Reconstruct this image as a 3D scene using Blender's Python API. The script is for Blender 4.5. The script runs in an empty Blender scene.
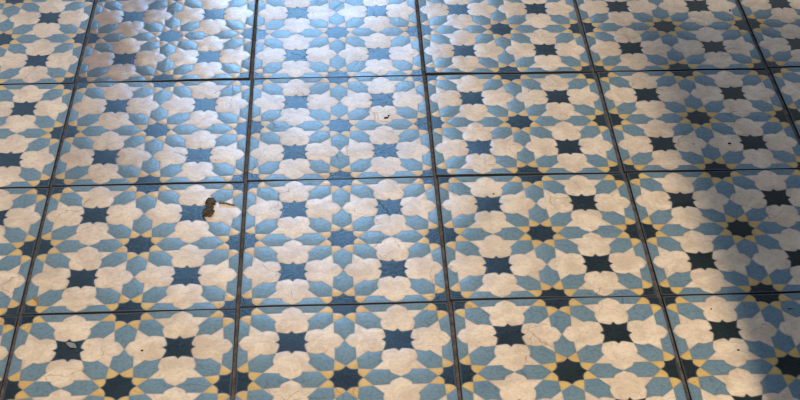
import bpy, bmesh, math, random
import numpy as np
from mathutils import Vector, Matrix, noise
from mathutils.geometry import delaunay_2d_cdt

T = 0.36                 # tile pitch in metres
Q = T / 4                # quarter of a tile: half of one pattern repeat
C = bpy.context.scene.collection
random.seed(4)

# ------------------------------------------------------------------ camera
F, RX, RY, RZ = 1502.51, 9.26609405e-01, -3.27886076e-03, -4.77805826e-02
CAM = np.array([1.49400807, -7.34878811, 4.62591891])        # in tiles
cam_data = bpy.data.cameras.new('camera')
cam = bpy.data.objects.new('camera', cam_data)
C.objects.link(cam)
cam.location = [c * T for c in CAM]
cam.rotation_euler = (RX, RY, RZ)
cam_data.sensor_width = 36
cam_data.lens = F / 800 * 36
cam_data.clip_start = 0.05
bpy.context.scene.camera = cam
CR = np.array(Matrix.Rotation(RZ, 3, 'Z') @ Matrix.Rotation(RY, 3, 'Y') @ Matrix.Rotation(RX, 3, 'X'))


def ground(x, y):
    """Point on the floor (in tiles) seen at a place of the photograph, used to read measurements off it."""
    d = CR @ np.array([(x - 400) / F, -(y - 200) / F, -1])
    return (CAM - d * CAM[2] / d[2])[:2]


# ------------------------------------------------------------------ materials
def nodes(name):
    m = bpy.data.materials.new(name)
    m.use_nodes = True
    nt = m.node_tree
    nt.nodes.clear()
    return m, nt


def N(nt, kind, **kw):
    n = nt.nodes.new(kind)
    for k, v in kw.items():
        if k in n.inputs:
            n.inputs[k].default_value = v
        else:
            setattr(n, k, v)
    return n


def ramp(nt, fac, stops):
    r = nt.nodes.new('ShaderNodeValToRGB')
    e = r.color_ramp.elements
    while len(e) < len(stops):
        e.new(0.5)
    for i, (p, c) in enumerate(stops):
        e[i].position = p
        e[i].color = (c, c, c, 1) if isinstance(c, (int, float)) else (*c, 1)
    nt.links.new(fac, r.inputs[0])
    return r.outputs[0]


def mixc(nt, fac, a, b, mode='MIX'):
    m = nt.nodes.new('ShaderNodeMix')
    m.data_type = 'RGBA'
    m.blend_type = mode
    for s, v in ((m.inputs[0], fac), (m.inputs[6], a), (m.inputs[7], b)):
        if hasattr(v, 'is_linked'):
            nt.links.new(v, s)
        elif isinstance(v, (int, float)):
            s.default_value = v
        else:
            s.default_value = (*v, 1)
    return m.outputs[2]


def math_(nt, op, a, b=0.0, clamp=False):
    m = nt.nodes.new('ShaderNodeMath')
    m.operation = op
    m.use_clamp = clamp
    for s, v in ((m.inputs[0], a), (m.inputs[1], b)):
        if hasattr(v, 'is_linked'):
            nt.links.new(v, s)
        else:
            s.default_value = v
    return m.outputs[0]


def glaze(name, base, tint, worn, mottle=0.35):
    m, nt = nodes(name)
    out = N(nt, 'ShaderNodeOutputMaterial')
    b = N(nt, 'ShaderNodeBsdfPrincipled')
    nt.links.new(b.outputs[0], out.inputs[0])
    geo = N(nt, 'ShaderNodeNewGeometry')
    pos = geo.outputs['Position']

    def noise_(scale, detail=4, rough=0.6, dist=0.0):
        n = N(nt, 'ShaderNodeTexNoise', Scale=scale, Detail=detail, Roughness=rough, Distortion=dist)
        nt.links.new(pos, n.inputs['Vector'])
        return n.outputs['Fac']
    cloud = noise_(22, 4, 0.65, 0.6)
    fine = noise_(160, 5, 0.7)
    spots = noise_(420, 3, 0.6)
    broad = noise_(5, 2)
    col = mixc(nt, ramp(nt, cloud, [(0.38, 0), (0.62, 1)]), base, tint)
    f = math_(nt, 'MULTIPLY', ramp(nt, fine, [(0.48, 0), (0.75, 1)]), mottle)
    col = mixc(nt, f, col, worn)
    # thin craze lines in the glaze
    warp = N(nt, 'ShaderNodeTexNoise', Scale=30, Detail=3)
    nt.links.new(pos, warp.inputs['Vector'])
    add = N(nt, 'ShaderNodeVectorMath', operation='MULTIPLY_ADD')
    nt.links.new(warp.outputs['Color'], add.inputs[0])
    add.inputs[1].default_value = (0.035, 0.035, 0.0)
    nt.links.new(pos, add.inputs[2])
    vor = N(nt, 'ShaderNodeTexVoronoi', Scale=14, feature='DISTANCE_TO_EDGE')
    nt.links.new(add.outputs[0], vor.inputs['Vector'])
    line = ramp(nt, vor.outputs['Distance'], [(0.0, 1), (0.014, 0)])
    keep = ramp(nt, noise_(9, 2), [(0.54, 0), (0.60, 1)])
    crack = math_(nt, 'MULTIPLY', line, keep)
    col = mixc(nt, math_(nt, 'MULTIPLY', crack, 0.6), col, (0.42, 0.34, 0.28), 'MULTIPLY')
    # worn smudges
    smudge = ramp(nt, noise_(48, 5, 0.75, 1.2), [(0.56, 0), (0.72, 1)])
    col = mixc(nt, math_(nt, 'MULTIPLY', smudge, mottle * 0.75), col, worn)
    # dirt grains
    dirt = ramp(nt, spots, [(0.70, 0), (0.76, 1)])
    col = mixc(nt, math_(nt, 'MULTIPLY', dirt, 0.35), col, (0.10, 0.075, 0.055))
    # grime that gathers in the grooves between the glazed fields
    at = N(nt, 'ShaderNodeAttribute', attribute_name='edge')
    groove = ramp(nt, at.outputs['Fac'], [(0.0, 1), (0.030, 0)])
    gv = math_(nt, 'MULTIPLY', groove, 0.50)
    col = mixc(nt, gv, col, (0.15, 0.13, 0.115))
    # grime on the outer rim of the tile
    rim = N(nt, 'ShaderNodeAttribute', attribute_name='rim')
    rm = ramp(nt, math_(nt, 'ADD', rim.outputs['Fac'], math_(nt, 'MULTIPLY', fine, 0.03)), [(0.012, 1), (0.055, 0)])
    col = mixc(nt, math_(nt, 'MULTIPLY', rm, 0.7), col, (0.055, 0.045, 0.035))
    # a film of grime on some tiles, thicker on one side
    gr = N(nt, 'ShaderNodeAttribute', attribute_type='OBJECT', attribute_name='grime')
    oc = N(nt, 'ShaderNodeTexCoord')
    sx = N(nt, 'ShaderNodeSeparateXYZ')
    nt.links.new(oc.outputs['Object'], sx.inputs[0])
    gx = math_(nt, 'ADD', math_(nt, 'MULTIPLY', sx.outputs[0], -3.2), math_(nt, 'MULTIPLY', noise_(10, 4, 0.6), 1.4))
    gm = math_(nt, 'MULTIPLY', ramp(nt, gx, [(0.45, 0), (1.0, 1)]), gr.outputs['Fac'])
    col = mixc(nt, gm, col, (0.50, 0.43, 0.36), 'MULTIPLY')
    # each tile a little different
    oi = N(nt, 'ShaderNodeObjectInfo')
    hs = N(nt, 'ShaderNodeHueSaturation')
    v = math_(nt, 'MULTIPLY', oi.outputs['Random'], 0.08)
    v = math_(nt, 'ADD', v, 0.96)
    v2 = math_(nt, 'MULTIPLY', math_(nt, 'SUBTRACT', broad, 0.5), 0.25)
    nt.links.new(math_(nt, 'ADD', v, v2), hs.inputs['Value'])
    nt.links.new(col, hs.inputs['Color'])
    nt.links.new(hs.outputs[0], b.inputs['Base Color'])
    # gloss: polish differs from tile to tile
    pol = N(nt, 'ShaderNodeAttribute', attribute_type='OBJECT', attribute_name='polish')
    r = math_(nt, 'MULTIPLY', pol.outputs['Fac'], -0.06)
    r = math_(nt, 'ADD', r, 0.24)
    r = math_(nt, 'ADD', r, math_(nt, 'MULTIPLY', math_(nt, 'SUBTRACT', fine, 0.5), 0.15))
    r = math_(nt, 'ADD', r, math_(nt, 'MULTIPLY', rm, 0.3))
    r = math_(nt, 'ADD', r, math_(nt, 'MULTIPLY', groove, 0.12))
    nt.links.new(r, b.inputs['Roughness'])
    b.inputs['IOR'].default_value = 1.5
    ht = math_(nt, 'ADD', math_(nt, 'MULTIPLY', fine, 0.8), math_(nt, 'MULTIPLY', spots, 0.5))
    ht = math_(nt, 'ADD', ht, math_(nt, 'MULTIPLY', cloud, 0.9))
    ht = math_(nt, 'SUBTRACT', ht, math_(nt, 'MULTIPLY', crack, 0.5))
    bump = N(nt, 'ShaderNodeBump', Strength=0.45, Distance=0.0010)
    nt.links.new(math_(nt, 'MAXIMUM', 0.08, math_(nt, 'MULTIPLY', math_(nt, 'SUBTRACT', pol.outputs['Fac'], 0.1), 0.65)), bump.inputs['Strength'])
    nt.links.new(ht, bump.inputs['Height'])
    nt.links.new(bump.outputs[0], b.inputs['Normal'])
    return m


M_CREAM = glaze('cream glaze', (0.77, 0.63, 0.465), (0.60, 0.465, 0.33), (0.41, 0.30, 0.205), 0.55)
M_BLUE = glaze('pale blue glaze', (0.140, 0.222, 0.272), (0.165, 0.240, 0.275), (0.075, 0.105, 0.115), 0.75)
M_YELLOW = glaze('ochre glaze', (0.66, 0.45, 0.15), (0.60, 0.38, 0.12), (0.36, 0.22, 0.08), 0.40)
M_DARK = glaze('slate blue glaze', (0.012, 0.018, 0.018), (0.019, 0.026, 0.027), (0.040, 0.048, 0.047), 0.25)


def simple(name, c1, c2, scale, rough=0.85, bump=0.4, dist=0.0015):
    m, nt = nodes(name)
    out = N(nt, 'ShaderNodeOutputMaterial')
    b = N(nt, 'ShaderNodeBsdfPrincipled', Roughness=rough)
    nt.links.new(b.outputs[0], out.inputs[0])
    geo = N(nt, 'ShaderNodeNewGeometry')
    n = N(nt, 'ShaderNodeTexNoise', Scale=scale, Detail=6, Roughness=0.7)
    nt.links.new(geo.outputs['Position'], n.inputs['Vector'])
    nt.links.new(mixc(nt, ramp(nt, n.outputs['Fac'], [(0.35, 0), (0.65, 1)]), c1, c2), b.inputs['Base Color'])
    bp = N(nt, 'ShaderNodeBump', Strength=bump, Distance=dist)
    nt.links.new(n.outputs['Fac'], bp.inputs['Height'])
    nt.links.new(bp.outputs[0], b.inputs['Normal'])
    return m


M_GROUT = simple('dusty grey brown grout', (0.030, 0.021, 0.015), (0.135, 0.103, 0.075), 70)
M_BODY = simple('shaded tile body', (0.006, 0.0045, 0.004), (0.016, 0.012, 0.010), 120)  # near black: shade on the tile sides is put into this colour
M_CLUMP = simple('dry dirt', (0.010, 0.008, 0.005), (0.10, 0.075, 0.045), 160, 0.95, 0.8)
M_TWIG = simple('grey twig bark', (0.06, 0.05, 0.042), (0.17, 0.14, 0.115), 300, 0.9, 0.6)
M_LEAF = simple('dry grey leaf', (0.17, 0.17, 0.17), (0.24, 0.235, 0.23), 200, 0.7, 0.3)
M_BROWN = simple('dry brown leaf', (0.20, 0.11, 0.035), (0.34, 0.21, 0.08), 200, 0.7, 0.4)
M_CRUMB = simple('dark crumb', (0.008, 0.006, 0.005), (0.030, 0.020, 0.016), 400, 0.9, 0.5)
M_PLASTER = simple('rough beige plaster', (0.30, 0.27, 0.235), (0.36, 0.325, 0.28), 12, 0.9, 0.3, 0.004)

# ------------------------------------------------------------------ the pattern
# One quarter of a repeat: the slate star at (0, 0), the ochre-ringed star at (1, 1).


def arc(p0, p1, bulge, n=6):
    """Curve from p0 to p1 bulging to the left of the way by `bulge` of its length."""
    p0, p1 = np.array(p0, float), np.array(p1, float)
    d = p1 - p0
    nrm = np.array([-d[1], d[0]])
    return [tuple(p0 + d * t + nrm * (4 * bulge * t * (1 - t))) for t in np.linspace(0, 1, n + 1)]


def join(*runs):
    o = []
    for r in runs:
        for p in r:
            if not o or (abs(p[0] - o[-1][0]) + abs(p[1] - o[-1][1])) > 1e-6:
                o.append((float(p[0]), float(p[1])))
    return o


NT = (0.0, 0.306)      # north tip of the slate star
DT = (0.290, 0.288)    # its diagonal tip
# underside of the cream field: a spike, then a lobe that hangs towards the star
lower = join([NT, (0.052, 0.241), (0.078, 0.234), (0.115, 0.237), (0.190, 0.256)], [DT])
side = join([DT, (0.306, 0.345), (0.325, 0.405), (0.336, 0.460), (0.332, 0.515), (0.308, 0.574)], [(0.505, 0.797)], [(0.205, 0.812)],
            [])
lobe = []
lobe = [(0.205, 0.812), (0.194, 0.860), (0.160, 0.905), (0.112, 0.938), (0.066, 0.960), (0.030, 0.980), (0.0, 1.0)]
cream_n = join(lower, side, lobe)            # half of the north cream field, open along x = 0
cream_e = [(y, x) for x, y in cream_n]
star = join([(0, 0)], lower, [(y, x) for x, y in reversed(lower)])   # star quarter, closed
# ring star at (1,1): tips at radius .315 on 0/45/90 degrees
rA, rB = 0.325, 0.545
kites = []


def pol(r, deg):
    return (1 + r * math.cos(math.radians(deg)), 1 + r * math.sin(math.radians(deg)))
ring_edge = []
for a, b in ((180, 225), (225, 270)):
    A, B = pol(rA, a), pol(rA, b)
    tip = pol(rB, (a + b) / 2)
    m_ = (a + b) / 2
    inner = [A, pol(0.288, a + 7), pol(0.262, m_ - 8), pol(0.260, m_ + 8), pol(0.288, b - 7), B]
    kites.append(join(inner, [tip]))
    ring_edge += inner
ring = join([(1, 1)], ring_edge)

POLYS = [('cream', join([(0, 1.0)], cream_n, [])), ('cream2', cream_e), ('star', star), ('ring', ring)] + [('yellow', k) for k in kites]


def border_segments():
    segs = []

    def run(pts, closed=False):
        for a, b in zip(pts, pts[1:]):
            segs.append((a, b))
        if closed:
            segs.append((pts[-1], pts[0]))
    run(cream_n)
    run(cream_e)
    for k in kites:
        run(k, True)
    return segs


SEGS = border_segments()
SA = np.array([s[0] for s in SEGS])
SB = np.array([s[1] for s in SEGS])


def dist_border(P):
    """Distance from each point to the nearest field border."""
    d = SB - SA
    L = (d ** 2).sum(1)
    w = P[:, None, :] - SA[None]
    t = np.clip((w * d[None]).sum(2) / L[None], 0, 1)
    q = w - t[..., None] * d[None]
    return np.sqrt((q ** 2).sum(2)).min(1)


def inside(P, poly):
    x, y = P[:, 0], P[:, 1]
    r = np.zeros(len(P), bool)
    n = len(poly)
    for i in range(n):
        x0, y0 = poly[i]
        x1, y1 = poly[(i + 1) % n]
        if abs(y1 - y0) < 1e-12:
            continue
        c = (y0 > y) != (y1 > y)
        r ^= c & (x < (x1 - x0) * (y - y0) / (y1 - y0) + x0)
    return r


def quarter():
    verts, edges = [], []

    def add_run(pts, closed=False):
        base = len(verts)
        verts.extend(pts)
        for i in range(len(pts) - 1):
            edges.append((base + i, base + i + 1))
        if closed:
            edges.append((base + len(pts) - 1, base))
    add_run(cream_n)
    add_run(cream_e)
    for k in kites:
        add_run(k, True)
    nb = 14
    sq = [(i / nb, 0) for i in range(nb)] + [(1, i / nb) for i in range(nb)] + \
         [(1 - i / nb, 1) for i in range(nb)] + [(0, 1 - i / nb) for i in range(nb)]
    add_run(sq, True)
    # offset points either side of every border, for the cushioned profile
    cand = []
    for a, b in SEGS:
        a, b = np.array(a), np.array(b)
        d = b - a
        L = np.hypot(*d)
        n = np.array([-d[1], d[0]]) / L
        k = max(1, int(L / 0.035))
        for j in range(k):
            m = a + d * (j + 0.5) / k
            for s in (-1, 1):
                for off in (0.020, 0.048):
                    cand.append(m + n * s * off)
    cand = np.array(cand)
    g = np.array([(x, y) for x in np.arange(0.035, 1, 0.06) for y in np.arange(0.035, 1, 0.06)])
    g = g + (np.random.RandomState(3).rand(*g.shape) - 0.5) * 0.01
    dg = dist_border(g)
    g = g[dg > 0.062]
    dc = dist_border(cand)
    cand = cand[dc > 0.0165]
    allp = []
    for p in list(cand) + list(g):
        if not (0.012 < p[0] < 0.988 and 0.012 < p[1] < 0.988):
            continue
        if allp and (((np.array(allp) - p) ** 2).sum(1).min() < 0.017 ** 2):
            continue
        allp.append(p)
    verts.extend([tuple(p) for p in allp])
    r = delaunay_2d_cdt([Vector(v) for v in verts], edges, [list(range(len(verts) - len(allp) - len(sq), len(verts) - len(allp)))], 1, 1e-5)
    V = np.array([(v.x, v.y) for v in r[0]])
    Fc = np.array([f for f in r[2] if len(f) == 3])
    cen = V[Fc].mean(1)
    mat = np.full(len(Fc), 1)
    cn = join([(0, 0.0)][:0], cream_n)                 # closes along x = 0
    mat[inside(cen, cn)] = 0
    mat[inside(cen, [(y, x) for x, y in cn])] = 0
    for k in kites:
        mat[inside(cen, k)] = 2
    mat[inside(cen, ring)] = 3
    mat[inside(cen, star)] = 3
    # the slate fields have their own borders too (already in the cream and kite runs)
    D = dist_border(V)
    return V, Fc, mat, D


QV, QF, QM, QD = quarter()


def tile_arrays():
    """Flat pattern of a whole tile: sixteen mirrored quarters welded together."""
    Vs, Fs, Ms, Ds = [], [], [], []
    off = 0
    for cx in (-1, 1):
        for cy in (-1, 1):
            for sx in (-1, 1):
                for sy in (-1, 1):
                    v = QV * (sx, sy) + (cx, cy)
                    f = QF + off
                    if sx * sy < 0:
                        f = f[:, ::-1]
                    Vs.append(v)
                    Fs.append(f)
                    Ms.append(QM)
                    Ds.append(QD)
                    off += len(v)
    V = np.concatenate(Vs)
    Fc = np.concatenate(Fs)
    Mt = np.concatenate(Ms)
    D = np.concatenate(Ds)
    key = np.round(V * 20000).astype(np.int64)
    _, first, inv = np.unique(key, axis=0, return_index=True, return_inverse=True)
    inv = inv.ravel()
    Fc = inv[Fc]
    V, D = V[first], D[first]
    a = V[Fc[:, 0]]; b = V[Fc[:, 1]]; c = V[Fc[:, 2]]
    area = (b[:, 0] - a[:, 0]) * (c[:, 1] - a[:, 1]) - (b[:, 1] - a[:, 1]) * (c[:, 0] - a[:, 0])
    Fc[area < 0] = Fc[area < 0][:, ::-1]
    return V, Fc, Mt, D


TV, TF, TM, TD = tile_arrays()
TSLATE = np.ones(len(TV), bool)              # corners that touch nothing but slate fields: these lie flat and sunken
TSLATE[TF[TM != 3].ravel()] = False
# outline of the tile, counter-clockwise
onb = np.where((np.abs(np.abs(TV[:, 0]) - 2) < 1e-4) | (np.abs(np.abs(TV[:, 1]) - 2) < 1e-4))[0]
ang = np.arctan2(TV[onb, 1], TV[onb, 0])
LOOP = onb[np.argsort(ang)]
THICK = 0.012


def tile_mesh(seed, w, h, cushion=0.0007, soft=0.08):
    """Mesh of one tile w by h metres: cushioned glazed fields, eased rim, sides coloured as shaded."""
    r = np.random.RandomState(seed)
    V = TV.copy()
    # the fields were drawn by hand: slow wander of the outlines
    fade = np.clip((2 - np.abs(TV)).min(1) / 0.25, 0, 1)[:, None]
    wob = np.zeros_like(V)
    for k in range(9):
        fr = r.uniform(1.5, 7.5, 2) * r.choice([-1, 1], 2)
        ph = r.uniform(0, 6.28)
        amp = r.uniform(-1, 1, 2) * 0.0062
        wob += np.sin((TV * fr).sum(1) + ph)[:, None] * amp
    V = V + wob * fade
    rimd = (2 - np.abs(TV)).min(1)
    z = cushion * np.where(TSLATE, 0.12, 1.0) * (1 - np.exp(-TD / soft))
    # slow unevenness of the pressed tile
    for k in range(5):
        fr = r.uniform(0.8, 2.6, 2) * r.choice([-1, 1], 2)
        z = z + np.sin((TV * fr).sum(1) + r.uniform(0, 6.28)) * 0.00022
    X = np.c_[V[:, 0] * w / 4, V[:, 1] * h / 4, z]
    n = len(X)
    L = X[LOOP]
    out = L.copy()
    nrm = TV[LOOP].copy()
    nrm[np.abs(np.abs(nrm) - 2) > 1e-3] = 0
    out[:, :2] += np.sign(nrm) * 0.0006
    mid = out.copy(); mid[:, 2] -= 0.0005
    bot = mid.copy(); bot[:, 2] = -THICK
    allv = np.concatenate([X, L, mid, bot])       # the rim has its own corners, so the face stays flat up to it
    m = len(LOOP)
    faces = [tuple(f) for f in TF.tolist()]
    mats = TM.tolist()
    for i in range(m):
        j = (i + 1) % m
        for k in (0, 1):
            faces.append((n + k * m + j, n + k * m + i, n + (k + 1) * m + i, n + (k + 1) * m + j)); mats.append(4)
    faces.append(tuple(n + 2 * m + i for i in range(m))[::-1]); mats.append(4)
    me = bpy.data.meshes.new('patterned_tile')
    me.from_pydata(allv.tolist(), [], faces)
    for mm in (M_CREAM, M_BLUE, M_YELLOW, M_DARK, M_BODY):
        me.materials.append(mm)
    me.polygons.foreach_set('material_index', mats)
    sm = [True] * (len(TF)) + [False] * (len(faces) - len(TF))
    me.polygons.foreach_set('use_smooth', sm)
    a = me.attributes.new('edge', 'FLOAT', 'POINT')
    a.data.foreach_set('value', np.concatenate([TD, np.full(3 * m, 0.5)]).astype(np.float32))
    a = me.attributes.new('rim', 'FLOAT', 'POINT')
    a.data.foreach_set('value', np.concatenate([rimd, np.zeros(3 * m)]).astype(np.float32))
    me.update()
    return me


# ------------------------------------------------------------------ where the tiles lie, read off the photograph
# joint crossings: x, y of the joint's left end, y of its right end
CROSS = {(0, 0): (75.6, 83.0, 81.1), (1, 0): (251.8, 79.7, 78.2), (2, 0): (424.6, 75.2, 74.1), (3, 0): (594.4, 71.4, 71.1), (4, 0): (767.5, 68.4, 66.4),
         (0, -1): (51.0, 186.7, 185.4), (1, -1): (246.0, 181.9, 180.3), (2, -1): (435.1, 176.0, 175.5), (3, -1): (624.1, 172.6, 171.6),
         (0, -2): (19.7, 315.2, 314.2), (1, -2): (237.9, 308.2, 306.4), (2, -2): (449.4, 300.9, 298.9), (3, -2): (660.1, 295.4, 295.3)}
WORLD = {}
for (u, v), (x, yl, yr) in CROSS.items():
    dy = 0.5 - 0.18 * v          # the dark line is the far edge of the joint
    WORLD[(u, v, 'l')] = ground(x, yl + dy)
    WORLD[(u, v, 'r')] = ground(x, yr + dy)


def corner(u, v, side):
    """Crossing (u, v) as the tile on its `side` sees it; where the photo does not show it, extended from the next one."""
    if (u, v, side) in WORLD:
        return WORLD[(u, v, side)]
    best = None
    for (a, b, s) in WORLD:
        if s != side:
            continue
        d = abs(a - u) * 1.0 + abs(b - v) * 1.01
        if best is None or d < best[0]:
            best = (d, a, b)
    _, a, b = best
    p = WORLD[(a, b, side)]
    return np.array([p[0] + (u - a), p[1] + (v - b)])


JX, JY = 0.0068, 0.0050      # joint widths, upright and level in the picture


def place(u, v):
    """Centre, size and turn of the tile whose lower left crossing is (u, v)."""
    bl, br = corner(u, v, 'r'), corner(u + 1, v, 'l')
    tl, tr = corner(u, v + 1, 'r'), corner(u + 1, v + 1, 'l')
    c = (bl + br + tl + tr) / 4
    ax = ((br - bl) + (tr - tl)) / 2
    ay = ((tl - bl) + (tr - br)) / 2
    rot = (math.atan2(ax[1], ax[0]) + math.atan2(-ay[0], ay[1])) / 2
    return c * T, np.hypot(*ax) * T - JX, np.hypot(*ay) * T - JY, rot


# label, polish (0 dull .. 1 glossy), tilt about x and y in degrees
TILES = {
    (-1, 0): ('pale patterned tile cut by the frame at the upper left corner', 0.35, 0.1, 0.0),
    (0, 0): ('dull bluish patterned tile at the top edge, second from the upper left corner', 0.35, 0.1, -0.9),
    (1, 0): ('glossy patterned tile at the top edge, most washed with blue sky glare', 0.9, 0.3, 0.0),
    (2, 0): ('matte patterned tile at the top edge, right of the blue glare', 0.30, -0.3, 0.6),
    (3, 0): ('greyish patterned tile at the top edge holding a black speck near its right joint', 0.40, 0.0, 0.2),
    (4, 0): ('patterned tile cut by the frame at the upper right corner', 0.5, 0.2, 0.2),
    (-1, -1): ('patterned tile on the left edge, second row down, cut by the frame', 0.30, 0.0, 0.1),
    (0, -1): ('whole patterned tile in the second row directly above the brown dirt clump tile', 0.50, -0.1, 0.0),
    (1, -1): ('glossy whole patterned tile with bright blue glare and a small dark chip on it', 0.95, 0.3, 0.0),
    (2, -1): ('whole patterned tile in the second row, just right of the glossy chip-strewn tile', 0.25, -0.3, 0.5),
    (3, -1): ('half shaded patterned tile in the second row holding a tiny dark crumb', 0.35, 0.0, 0.3),
    (4, -1): ('shaded patterned tile showing as a small wedge on the right edge, second row', 0.40, 0.1, 0.2),
    (-1, -2): ('patterned tile on the left edge, third row down, a narrow wedge', 0.30, 0.1, 0.1),
    (0, -2): ('whole patterned tile carrying the brown dirt clump and the grey twig', 0.45, 0.1, 0.0),
    (1, -2): ('whole patterned tile at the centre left of the picture, third row, below the glare', 0.55, 0.1, 0.0),
    (2, -2): ('whole patterned tile in the third row, sunlit, right of centre', 0.20, 0.1, 0.3),
    (3, -2): ('patterned tile in the third row crossed by the edge of the shade', 0.25, 0.1, 0.2),
    (-1, -3): ('patterned tile showing as a tiny sliver at the lower left corner', 0.25, 0.25, 0.1),
    (0, -3): ('patterned tile at the bottom edge with a grey leaf fragment on its slate star', 0.25, 0.25, 0.0),
    (1, -3): ('patterned tile at the bottom edge, directly below the centre left tile of the third row', 0.20, 0.25, 0.0),
    (2, -3): ('patterned tile at the bottom edge, brightly sunlit, third whole width from the left', 0.15, 0.25, 0.2),
    (3, -3): ('patterned tile at the lower right corner, part sunlit and part shaded, with a black sliver', 0.2, 0.25, 0.2),
}
for i, ((u, v), (label, polish, tx, ty)) in enumerate(TILES.items()):
    c, w, h, rot = place(u, v)
    o = bpy.data.objects.new('patterned_tile', tile_mesh(100 + i, w, h, *((0.0009, 0.10) if u in (0, 3, 4) and v >= 0 else (0.0006, 0.10) if (u, v) == (0, -1) else (0.0005, 0.08))))
    C.objects.link(o)
    o.location = (c[0], c[1], 0)
    o.rotation_euler = (math.radians(tx), math.radians(ty), rot)
    o['label'] = label
    o['category'] = 'tile'
    o['group'] = 'patterned floor tiles'
    o['polish'] = polish
    o['grime'] = {(0, 0): 1.0, (0, -1): 0.45, (3, 0): 0.25, (4, 0): 0.15, (3, -1): 0.15, (0, -2): 0.12}.get((u, v), 0.05)

# ------------------------------------------------------------------ the floor they are bedded in, with the tiles beyond the picture
bm = bmesh.new()
GZ = -0.0042
W0, W1, S0, S1 = -4 * T, 8 * T, -8 * T, 4 * T
vs = [bm.verts.new((x, y, z)) for z in (GZ, -0.06) for x, y in ((W0, S0), (W1, S0), (W1, S1), (W0, S1))]
for q in ((0, 1, 2, 3), (7, 6, 5, 4), (0, 4, 5, 1), (1, 5, 6, 2), (2, 6, 7, 3), (3, 7, 4, 0)):
    bm.faces.new([vs[k] for k in q])
fm = bpy.data.meshes.new('floor')
bm.faces.ensure_lookup_table()
bm.to_mesh(fm)
bm.free()
base_v = [tuple(v.co) for v in fm.vertices]
base_f = [tuple(p.vertices) for p in fm.polygons]
ringt = [(u, 1) for u in range(-2, 6)] + [(-2, v) for v in range(-4, 1)] + [(5, v) for v in range(-4, 1)] + \
        [(u, -4) for u in range(-1, 5)] + [(4, -2), (4, -3)]
ring_mesh = tile_mesh(77, T - JX, T - JY)
rv = np.array([tuple(v.co) for v in ring_mesh.vertices])
rf = [tuple(p.vertices) for p in ring_mesh.polygons]
rm = [p.material_index for p in ring_mesh.polygons]
re_ = np.zeros(len(rv), np.float32); ring_mesh.attributes['edge'].data.foreach_get('value', re_)
rr_ = np.zeros(len(rv), np.float32); ring_mesh.attributes['rim'].data.foreach_get('value', rr_)
av, af, amat, ae, ar = list(base_v), list(base_f), [5] * len(base_f), [0.5] * len(base_v), [0.5] * len(base_v)
asm = [False] * len(base_f)
for (u, v) in ringt:
    c, w, h, rot = place(u, v)
    o0 = len(av)
    av += (rv + (c[0], c[1], 0)).tolist()
    af += [tuple(i + o0 for i in f) for f in rf]
    amat += rm
    asm += [True] * len(TF) + [False] * (len(rf) - len(TF))
    ae += re_.tolist()
    ar += rr_.tolist()
fm2 = bpy.data.meshes.new('floor')
fm2.from_pydata(av, [], af)
for mm in (M_CREAM, M_BLUE, M_YELLOW, M_DARK, M_BODY, M_GROUT):
    fm2.materials.append(mm)
fm2.polygons.foreach_set('material_index', amat)
fm2.polygons.foreach_set('use_smooth', asm)
a = fm2.attributes.new('edge', 'FLOAT', 'POINT'); a.data.foreach_set('value', ae)
a = fm2.attributes.new('rim', 'FLOAT', 'POINT'); a.data.foreach_set('value', ar)
fm2.update()
floor = bpy.data.objects.new('floor', fm2)
C.objects.link(floor)
floor['kind'] = 'structure'
floor['polish'] = 0.3
floor['grime'] = 0.1


# ------------------------------------------------------------------ debris
def link(name, bm, mat, label, cat, group=None, smooth=True):
    me = bpy.data.meshes.new(name)
    bm.to_mesh(me)
    bm.free()
    me.materials.append(mat)
    for p in me.polygons:
        p.use_smooth = smooth
    o = bpy.data.objects.new(name, me)
    C.objects.link(o)
    o['label'] = label
    o['category'] = cat
    if group:
        o['group'] = group
    return o


def at(o, x, y, z=0.0009):
    g = ground(x, y) * T
    o.location = (g[0], g[1], z)
    return o


def lump(bm, c, rad, sc, seed, amp=0.35, sub=3):
    r = bmesh.ops.create_icosphere(bm, subdivisions=sub, radius=1)
    for v in r['verts']:
        n = v.co.normalized()
        k = 1 + amp * noise.noise(n * 1.6 + Vector((seed, 3, 1))) + amp * 0.5 * noise.noise(n * 4.5 + Vector((1, seed, 7)))
        p = Vector((n.x * sc[0], n.y * sc[1], n.z * sc[2])) * k * rad
        v.co = p + Vector(c)
        if v.co.z < 0:
            v.co.z = 0


# the dirt clump: two joined lumps and crumbs stuck to them
pa, pb = ground(210.5, 203.5) * T, ground(208.5, 214) * T
mid = (pa + pb) / 2
bm = bmesh.new()
lump(bm, (pa[0] - mid[0], pa[1] - mid[1], 0.003), 0.0095, (0.95, 1.15, 0.55), 2.0)
lump(bm, (pb[0] - mid[0], pb[1] - mid[1], 0.003), 0.0105, (1.0, 1.0, 0.55), 5.0)
lump(bm, (0, 0, 0.003), 0.0085, (0.8, 1.5, 0.5), 9.0)
for k in range(9):
    a_ = random.uniform(0, 6.28)
    q = (pa if k % 2 else pb) - mid
    lump(bm, (q[0] + math.cos(a_) * 0.009, q[1] + math.sin(a_) * 0.011, 0.002), random.uniform(0.0012, 0.0026), (1, 1, 0.8), k, sub=2)
o = link('dirt_clump', bm, M_CLUMP, 'dark brown knobbly dirt clump lying on a cream and slate field beside the twig', 'dirt')
o.location = (mid[0], mid[1], 0.0008)

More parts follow.
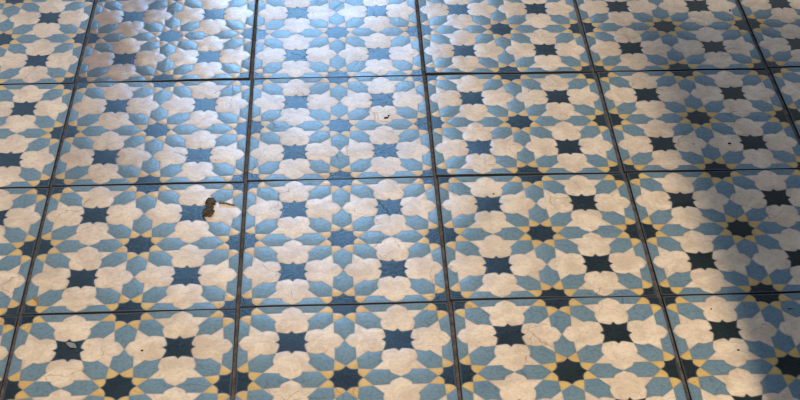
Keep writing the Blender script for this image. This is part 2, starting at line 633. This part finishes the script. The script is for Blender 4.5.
# the twig
pa, pb = ground(219.0, 204.0) * T, ground(235.5, 206.0) * T
mid = (pa + pb) / 2
bm = bmesh.new()
d = pb - pa
L = np.hypot(*d)
rings = []
nseg = 14
for i in range(nseg + 1):
    t = i / nseg
    cx = (t - 0.5) * L
    cy = 0.0012 * math.sin(t * 5) + 0.0005 * math.sin(t * 17)
    rad = (0.0021 if t > 0.1 else 0.0030) * (1 - 0.25 * t) * (0.35 if i in (0, nseg) else 1) * (1 + 0.15 * math.sin(i * 2.3))
    rings.append([bm.verts.new((cx, cy + rad * math.cos(a_), rad + rad * math.sin(a_))) for a_ in [k * math.pi / 4 for k in range(8)]])
for r0, r1 in zip(rings, rings[1:]):
    for k in range(8):
        bm.faces.new((r0[k], r1[k], r1[(k + 1) % 8], r0[(k + 1) % 8]))
bm.faces.new(rings[0]); bm.faces.new(rings[-1][::-1])
bmesh.ops.recalc_face_normals(bm, faces=bm.faces)
o = link('twig', bm, M_TWIG, 'short thin grey brown twig lying right of the dirt clump', 'twig')
o.location = (mid[0], mid[1], 0.0006)
o.rotation_euler = (0, 0, math.atan2(d[1], d[0]))


def leaf(name, mat, L, Wd, curl, label, seed=0):
    """A dry leaf fragment: pointed oval, curled along its midrib, with real thickness."""
    bm = bmesh.new()
    nx, ny = 14, 6
    grid = []
    for i in range(nx + 1):
        t = i / nx
        hw = Wd / 2 * math.sin(math.pi * t) ** 0.7 * (1 + 0.08 * math.sin(t * 13 + seed)) + 0.00015
        grid.append([])
        for j in range(ny + 1):
            s = j / ny * 2 - 1
            z = curl * (s * s) * math.sin(math.pi * t) + 0.0005 + 0.0004 * (1 - abs(s)) * 0
            grid[-1].append((t * L - L / 2, s * hw, z))
    top = [[bm.verts.new((x, y, z + 0.00025)) for x, y, z in r] for r in grid]
    bot = [[bm.verts.new((x, y, z - 0.00025)) for x, y, z in r] for r in grid]
    for i in range(nx):
        for j in range(ny):
            bm.faces.new((top[i][j], top[i + 1][j], top[i + 1][j + 1], top[i][j + 1]))
            bm.faces.new((bot[i][j + 1], bot[i + 1][j + 1], bot[i + 1][j], bot[i][j]))
        for j in (0, ny):
            bm.faces.new((top[i][j], bot[i][j], bot[i + 1][j], top[i + 1][j]))
    for i in (0, nx):
        for j in range(ny):
            bm.faces.new((top[i][j], top[i][j + 1], bot[i][j + 1], bot[i][j]))
    bmesh.ops.recalc_face_normals(bm, faces=bm.faces)
    return link(name, bm, mat, label, 'leaf')


o = leaf('leaf_fragment', M_LEAF, 0.0225, 0.0098, 0.0006, 'small flat grey leaf fragment on a slate star near the bottom edge')
at(o, 71.5, 345.8)
o.rotation_euler = (0, 0, math.radians(-38))
o = leaf('leaf_fragment', M_BROWN, 0.014, 0.007, 0.0022, 'tiny curled brown leaf bit on an ochre kite beside the left joint crossing', 2)
at(o, 35.8, 300.2)
o.rotation_euler = (0, 0, math.radians(-50))


def crumb(x, y, rx, ry, seed, label, name='crumb', rot=0.0, cat='crumb'):
    bm = bmesh.new()
    lump(bm, (0, 0, 0.0006), 1.0, (rx, ry, min(rx, ry) * 0.8), seed, 0.4, 2)
    for v in bm.verts:
        if v.co.z < 0:
            v.co.z = 0
    o = link(name, bm, M_CRUMB, label, cat)
    at(o, x, y, 0.0007)
    o.rotation_euler = (0, 0, rot)
    return o


crumb(386.2, 118.4, 0.0048, 0.0022, 1, 'dark brown chip on a cream field of the glossy glare tile', 'dirt_chip', 0.2, 'chip')
crumb(388.6, 116.3, 0.0022, 0.0026, 2, 'small dark crumb touching the upper side of the dark brown chip')
crumb(790.0, 309.4, 0.0050, 0.0010, 3, 'thin black sliver on a blue field at the right edge', 'sliver', 0.0, 'sliver')
crumb(730.0, 10.8, 0.0019, 0.0042, 4, 'black crumb near the slanting joint at the top right')
crumb(729.5, 144.0, 0.0035, 0.0019, 5, 'dark crumb on a shaded cream field left of a slate star')
crumb(738.2, 350.6, 0.0022, 0.0018, 6, 'small black crumb on a sunlit cream field at the lower right')
crumb(711.0, 309.5, 0.0016, 0.0014, 7, 'tiny dark speck on a cream field just below the lowest level joint, lower right')
crumb(142.2, 351.2, 0.0022, 0.0018, 8, 'small dark crumb on a cream field at the lower left')
crumb(493.5, 194.5, 0.0020, 0.0014, 9, 'tiny dark crumb just above a slate star, right of centre')
crumb(693.5, 144.5, 0.0015, 0.0013, 10, 'tiny dark speck beside the edge of the shade in the second row')

# ------------------------------------------------------------------ unseen upright block, added to shade the right of the floor
e0, e1 = ground(657, 110) * T, ground(757, 385) * T         # the shade's edge on the floor
dirv = (e0 - e1) / np.hypot(*(e0 - e1))                      # from near to far
foot = e1 - dirv * 0.42
bm = bmesh.new()
x0, y0 = foot
pts = [(x0, y0), (x0 + 2.2, y0 - 0.02), (x0 + 2.2, y0 - 0.20), (x0 + 0.03, y0 - 0.20)]
HW = 1.32
nz = 40
loops = []
for k in range(nz + 1):
    z = GZ + (HW - GZ) * k / nz
    wv = 0.0
    loops.append([bm.verts.new((px + (wv if i in (0, 3) else 0), py, z)) for i, (px, py) in enumerate(pts)])
for l0, l1 in zip(loops, loops[1:]):
    for k in range(4):
        bm.faces.new((l0[k], l0[(k + 1) % 4], l1[(k + 1) % 4], l1[k]))
bm.faces.new(loops[0][::-1]); bm.faces.new(loops[-1])
bmesh.ops.recalc_face_normals(bm, faces=bm.faces)
me = bpy.data.meshes.new('shade_blocker')
bm.to_mesh(me); bm.free()
me.materials.append(M_PLASTER)
w = bpy.data.objects.new('shade_blocker', me)
C.objects.link(w)
w['kind'] = 'structure'

# ------------------------------------------------------------------ light
# low warm light from far behind the viewer, passing left of the added shade blocker
SUN_EL = math.radians(47)
DIST = 5.5
aim = Vector((1.45 * T, -1.5 * T, 0))
tow = Vector((-dirv[0] * math.cos(SUN_EL), -dirv[1] * math.cos(SUN_EL), math.sin(SUN_EL)))
ld = bpy.data.lights.new('warm_light', 'AREA')
ld.shape = 'DISK'
ld.size = 0.34
ld.color = (1.0, 0.85, 0.63)
ld.energy = 3.72 * math.pi * DIST ** 2
lamp = bpy.data.objects.new('warm_light', ld)
C.objects.link(lamp)
lamp.location = Vector((e1[0], e1[1], 0)) + tow * DIST
lamp.rotation_euler = tow.to_track_quat('Z', 'Y').to_euler()

# sky: even light with a bright blue opening low in the north
wd = bpy.data.worlds.new('sky')
bpy.context.scene.world = wd
wd.use_nodes = True
nt = wd.node_tree
nt.nodes.clear()
out = N(nt, 'ShaderNodeOutputWorld')
bg = N(nt, 'ShaderNodeBackground')
nt.links.new(bg.outputs[0], out.inputs[0])
tc = N(nt, 'ShaderNodeTexCoord')
sep = N(nt, 'ShaderNodeSeparateXYZ')
nt.links.new(tc.outputs['Generated'], sep.inputs[0])
az = math_(nt, 'ARCTAN2', sep.outputs[0], sep.outputs[1])       # 0 = north, + = east
el = math_(nt, 'ARCSINE', sep.outputs[2])
R = math.radians


def step(v, a, b):
    m = nt.nodes.new('ShaderNodeMapRange')
    m.interpolation_type = 'SMOOTHSTEP'
    nt.links.new(v, m.inputs[0])
    m.inputs[1].default_value, m.inputs[2].default_value = R(min(a, b)), R(max(a, b))
    m.inputs[3].default_value, m.inputs[4].default_value = (0, 1) if a < b else (1, 0)
    return m.outputs[0]


cl = N(nt, 'ShaderNodeTexNoise', Scale=9.0, Detail=3.0)
nt.links.new(tc.outputs['Generated'], cl.inputs['Vector'])
clouds = ramp(nt, cl.outputs['Fac'], [(0.36, 0.25), (0.56, 1)])
win = math_(nt, 'MULTIPLY', step(az, -8, -4.5), step(az, 5, 2.5))
win = math_(nt, 'MULTIPLY', win, step(el, 39.5, 35.5))
win = math_(nt, 'MULTIPLY', win, step(el, 12, 16))
left = math_(nt, 'MULTIPLY', step(az, -30, -22), step(az, -6, -8))
left = math_(nt, 'MULTIPLY', left, step(el, 40, 34))
notch = math_(nt, 'MULTIPLY', math_(nt, 'MULTIPLY', step(az, -14.5, -12.5), step(az, -6.5, -9)), step(el, 37, 33))
left = math_(nt, 'MULTIPLY', left, math_(nt, 'SUBTRACT', 1.0, math_(nt, 'MULTIPLY', notch, 0.85)))
left = math_(nt, 'MULTIPLY', left, step(el, 12, 16))
left = math_(nt, 'MULTIPLY', left, clouds)
front = math_(nt, 'MULTIPLY', step(math_(nt, 'ABSOLUTE', az), 110, 70), step(el, 78, 54))
base = mixc(nt, front, (0.47, 0.455, 0.50), (0.035, 0.040, 0.042))
wc = N(nt, 'ShaderNodeVectorMath', operation='SCALE')
wc.inputs[0].default_value = (3.9, 8.2, 14.5)
nt.links.new(win, wc.inputs['Scale'])
lc = N(nt, 'ShaderNodeVectorMath', operation='SCALE')
lc.inputs[0].default_value = (0.9, 1.4, 2.2)
nt.links.new(left, lc.inputs['Scale'])
s1 = N(nt, 'ShaderNodeVectorMath', operation='ADD')
nt.links.new(wc.outputs[0], s1.inputs[0]); nt.links.new(lc.outputs[0], s1.inputs[1])
right = math_(nt, 'MULTIPLY', math_(nt, 'MULTIPLY', step(az, 8, 14), step(az, 34, 26)), math_(nt, 'MULTIPLY', step(el, 33, 28), step(el, 12, 16)))
rc = N(nt, 'ShaderNodeVectorMath', operation='SCALE')
rc.inputs[0].default_value = (0.4, 0.45, 0.5)
nt.links.new(right, rc.inputs['Scale'])
s3 = N(nt, 'ShaderNodeVectorMath', operation='ADD')
nt.links.new(s1.outputs[0], s3.inputs[0]); nt.links.new(rc.outputs[0], s3.inputs[1])
s1 = s3
s2 = N(nt, 'ShaderNodeVectorMath', operation='ADD')
nt.links.new(s1.outputs[0], s2.inputs[0]); nt.links.new(base, s2.inputs[1])
nt.links.new(s2.outputs[0], bg.inputs['Color'])
bg.inputs['Strength'].default_value = 1.0

sc = bpy.context.scene
sc.view_settings.view_transform = 'Standard'
sc.view_settings.look = 'None'
sc.view_settings.gamma = 1
sc.view_settings.exposure = 0
sc.cycles.pixel_filter_type = 'BLACKMAN_HARRIS'
sc.cycles.filter_width = 1.2
